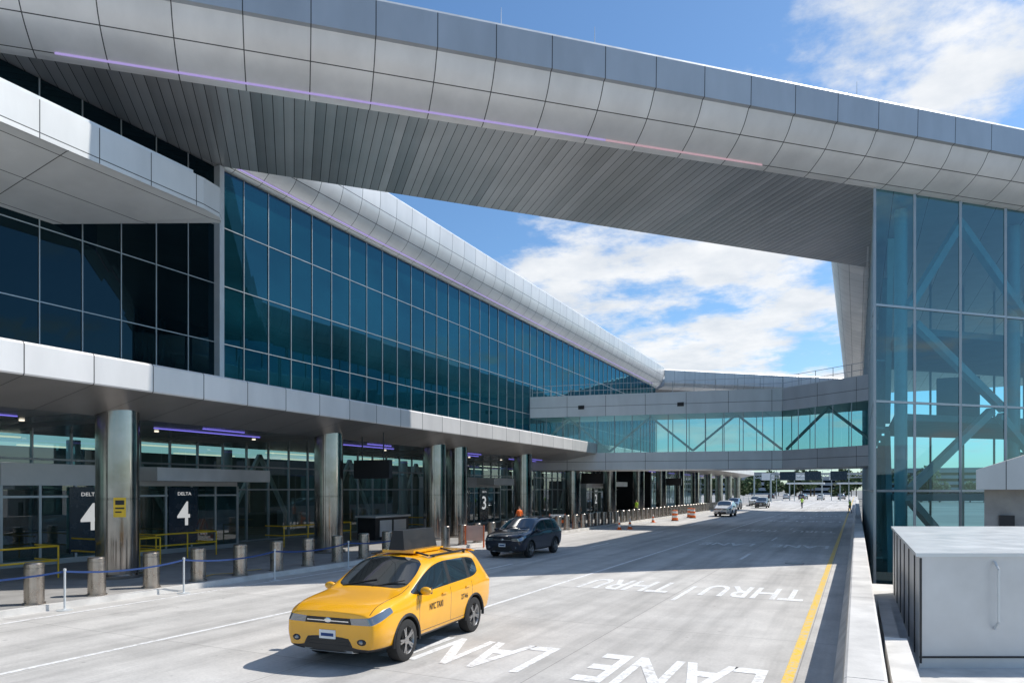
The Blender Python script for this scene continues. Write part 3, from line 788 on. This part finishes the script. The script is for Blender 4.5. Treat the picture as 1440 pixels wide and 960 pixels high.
# ---------------------------------------------------------------- people
M_skin=simple('skin',(.45,.27,.19),.6,0,.05,5.); M_vest=simple('hi_vis_vest',(.55,.85,.05),.6,0,.1,6.); M_jean=simple('dark_trousers',(.03,.04,.07),.8,0,.1,6.)
M_hair=simple('hair',(.03,.02,.015),.8,0,.1,6.)
def person(x,y,z,rz,vest,stride=.18,nm='person'):
    J=[('pel',(0,0,.95),.13),('sp',(0,.0,1.15),.125),('ch',(0,0,1.36),.15),('nk',(0,0,1.50),.06),('hd',(0,.01,1.58),.075),('ht',(0,.01,1.72),.085),
       ('lh',(.1,0,.90),.10),('lk',(.11,stride*.6,.50),.065),('la',(.11,stride*.9-.06,.10),.045),('lf',(.12,stride*.9+.12,.04),.04),
       ('rh',(-.1,0,.90),.10),('rk',(-.11,-stride*.1,.50),.065),('ra',(-.11,-stride,.10),.045),('rf',(-.12,-stride+.18,.04),.04),
       ('ls',(.19,0,1.42),.065),('le',(.25,-.06,1.14),.045),('lw',(.27,.06,.90),.032),('lm',(.27,.10,.80),.035),
       ('rs',(-.19,0,1.42),.065),('re',(-.25,.02,1.14),.045),('rw',(-.25,.2,.98),.032),('rm',(-.24,.27,.93),.035)]
    ix={j[0]:i for i,j in enumerate(J)}
    E=[('pel','sp'),('sp','ch'),('ch','nk'),('nk','hd'),('hd','ht'),('pel','lh'),('lh','lk'),('lk','la'),('la','lf'),('pel','rh'),('rh','rk'),('rk','ra'),('ra','rf'),('ch','ls'),('ls','le'),('le','lw'),('lw','lm'),('ch','rs'),('rs','re'),('re','rw'),('rw','rm')]
    me=bpy.data.meshes.new('p'); me.from_pydata([j[1] for j in J],[(ix[a],ix[b]) for a,b in E],[])
    o=bpy.data.objects.new('p',me); COL.objects.link(o)
    o.modifiers.new('k','SKIN'); o.modifiers.new('s','SUBSURF').levels=1
    for i,j in enumerate(J): me.skin_vertices[0].data[i].radius=(j[2],j[2]*.85)
    me.skin_vertices[0].data[0].use_root=True
    m2=eval_mesh(o); bpy.data.objects.remove(o)
    m2.materials.clear()
    for m in (M_skin,vest,M_jean,M_hair,M_blk): m2.materials.append(m)
    for p in m2.polygons:
        c=p.center; p.use_smooth=True
        p.material_index= 4 if c.z<.1 else 2 if (c.z<.95 and abs(c.x)<.23) else 3 if (c.z>1.68 or (c.z>1.58 and c.y<-.02)) else 0 if (c.z>1.48 or (abs(c.x)>.22 and c.z<1.2)) else 1
    r=bpy.data.objects.new(nm,m2); COL.objects.link(r); r.location=(x,y,z); r.rotation_euler=(0,0,rz)
    return r
person(-7.6,118,0,.5,M_vest); person(-.75,96,0,2.,M_vest); person(-19.6,41.5,.13,1.2,M_orange); person(-22.5,60,.13,0,M_jean,.1); person(-20.,70,.13,2.5,M_vest,.1)
# ---------------------------------------------------------------- distant background
M_bark=simple('bark',(.08,.06,.04),.9)
def leafmass(name,x0,x1,y,hgt,n,col):
    mb=MB()
    cl=[(random.uniform(x0,x1),y+random.uniform(-12,12),random.uniform(2,hgt),random.uniform(2,4.5)) for _ in range(int((x1-x0)/3))]
    for _ in range(n):
        c=random.choice(cl); a=Vector([random.gauss(0,1) for _ in range(3)]).normalized()*c[3]*random.random()**.4
        p=Vector((c[0],c[1],c[2]))+a; s=random.uniform(.4,.9)
        u=Vector([random.gauss(0,1) for _ in range(3)]).normalized()*s; w=u.orthogonal().normalized()*s
        mb.face([p-u,p+w,p+u,p-w])
    for c in cl: mb.cyl((c[0],c[1],-2),(c[0],c[1],c[2]),.25,.12,6,1)
    mb.build(name,[col,M_bark])
M_leaf=simple('foliage',(.06,.10,.035),.8,0,.5,.4)
leafmass('distant_trees',-110,70,330,9,14000,M_leaf)
M_far=simple('distant_building',(.35,.37,.40),.8,0,.15,.1)
for (x0,x1,y,h) in ((-90,-40,420,12),(-30,-8,460,10),(5,60,410,13)):
    mb=MB(); mb.box(x0,x1,y,y+20,-2,h,0)
    z=1
    while z<h-1.5: mb.box(x0+1,x1-1,y-.1,y-.02,z,z+1.3,1); z+=3
    mb.box(x0-.4,x1+.4,y-.4,y+20.4,h+.01,h+.6,0)
    mb.build('distant_building',[M_far,M_gdark])
def gantry(x0,x1,y,h=6.):
    mb=MB()
    for x in (x0,x1): mb.cyl((x,y,0),(x,y,h),.2,.2,12,0)
    mb.beam((x0,y,h),(x1,y,h),.3,.3,0); mb.beam((x0,y,h-.9),(x1,y,h-.9),.2,.2,0)
    x=x0
    while x<x1-1: mb.beam((x,y,h-.9),(x+1,y,h),.1,.1,0); mb.beam((x+1,y,h),(x+2,y,h-.9),.1,.1,0); x+=2
    for k in range(3):
        a=x0+2+k*(x1-x0-4)/3; mb.box(a,a+3.4,y-.3,y-.2,h-1.5,h+.5,1)
    mb.build('sign_gantry',[M_mull,M_wh if y>190 else M_sign])
gantry(-18,2,175,6.5); gantry(-26,4,210,7.)
for (x,y) in ((-14,190),(-6,205),(2,195),(-1.5,165),(-22,230),(-10,250)):
    mb=MB(); mb.cyl((0,0,0),(0,0,9),.1,.06,8); mb.beam((0,0,9),(1.6,0,9.15),.06,.06); mb.box(1.4,2.1,-.15,.15,9.1,9.22); mb.build('street_lamp',[M_mull],None,(x,y,0))
for (x,y,w) in ((-12,200,9),(-1,203,7)):
    mb=MB(); mb.box(-w/2,w/2,-2,2,4.3,4.7,0)
    for s in (-1,1): mb.cyl((s*(w/2-.6),0,0),(s*(w/2-.6),0,4.3),.15,.15,10,1)
    mb.build('parking_canopy',[M_wh,M_mull],None,(x,y,0))
mb=MB(); 
for k in range(23):
    x=-40+k*1.; mb.cyl((x,160,0),(x,160,1.6),.03,.03,6)
for z in (.5,1.0,1.6): mb.beam((-40,160,z),(-17.8,160,z),.04,.04)
mb.build('chain_fence',[M_mull])
# ---------------------------------------------------------------- world, sun, camera
sd=Vector((.60,.62,1.)).normalized(); elev=math.asin(sd.z); az=math.atan2(sd.x,sd.y)
W=bpy.data.worlds.new('World'); scene.world=W; W.use_nodes=True; nt=W.node_tree; nt.nodes.clear()
try: W.cycles.sampling_method='MANUAL'; W.cycles.sample_map_resolution=512
except Exception: pass
T=NT.__new__(NT); T.t=nt; T.mat=None
sky=T.n('ShaderNodeTexSky',sky_type='NISHITA'); sky.sun_disc=False; sky.sun_elevation=elev; sky.sun_rotation=az; sky.altitude=0; sky.air_density=1.; sky.dust_density=.6; sky.ozone_density=1.6
g=T.n('ShaderNodeTexCoord').outputs['Generated']; s=T.sep(g)
den=T.m('ADD',T.m('MAXIMUM',s[2],0.),.16)
cb=T.n('ShaderNodeCombineXYZ'); T.l(T.m('DIVIDE',s[0],den),cb.inputs[0]); T.l(T.m('DIVIDE',s[1],den),cb.inputs[1])
n1=T.noise(cb.outputs[0],1.9,9,.62)
def blob(v,a,b):
    v=Vector(v).normalized(); nd=T.n('ShaderNodeVectorMath',operation='DOT_PRODUCT'); T.l(g,nd.inputs[0]); nd.inputs[1].default_value=v
    r=T.n('ShaderNodeMapRange',interpolation_type='SMOOTHSTEP'); T.l(nd.outputs['Value'],r.inputs[0]); r.inputs[1].default_value=a; r.inputs[2].default_value=b; return r.outputs[0]
bias=T.m('ADD',T.m('MULTIPLY',blob((-.20,1.0,.30),.955,.995),.15),T.m('MULTIPLY',blob((.13,1.16,.72),.975,.998),.10))
bias=T.m('SUBTRACT',bias,T.m('MULTIPLY',blob((-.45,.9,.68),.93,.99),.12))
dn=T.m('ADD',n1,bias)
rm=T.n('ShaderNodeMapRange',interpolation_type='SMOOTHSTEP'); T.l(dn,rm.inputs[0]); rm.inputs[1].default_value=.52; rm.inputs[2].default_value=.67; rm.inputs[4].default_value=.96
n2=T.noise(cb.outputs[0],4.2,6,.6)
cc=T.mix(T.rng(n2,.35,.65,0,1),(6.4,6.8,7.3),(8.4,8.5,8.6))
skc=T.mix(1.,sky.outputs[0],(.86,1.14,1.34),'MULTIPLY')
colr=T.mix(rm.outputs[0],skc,cc)
bg=T.n('ShaderNodeBackground'); T.l(colr,bg.inputs[0]); bg.inputs[1].default_value=.118
wo=T.n('ShaderNodeOutputWorld'); T.l(bg.outputs[0],wo.inputs[0])
sl=bpy.data.lights.new('sun','SUN'); sl.energy=4.9; sl.angle=math.radians(.5); sl.color=(1,.955,.89)
so=bpy.data.objects.new('sun',sl); COL.objects.link(so); so.rotation_euler=(-sd).to_track_quat('-Z','Y').to_euler()
cam=bpy.data.cameras.new('camera'); co=bpy.data.objects.new('camera',cam); COL.objects.link(co)
co.location=(0,0,2.9); co.rotation_euler=(math.radians(90),0,math.radians(25.87)); cam.sensor_width=36; cam.lens=25; cam.shift_y=.1444; cam.clip_end=6000; cam.clip_start=.05
scene.camera=co
scene.view_settings.view_transform='Standard'; scene.view_settings.look='None'; scene.view_settings.exposure=0
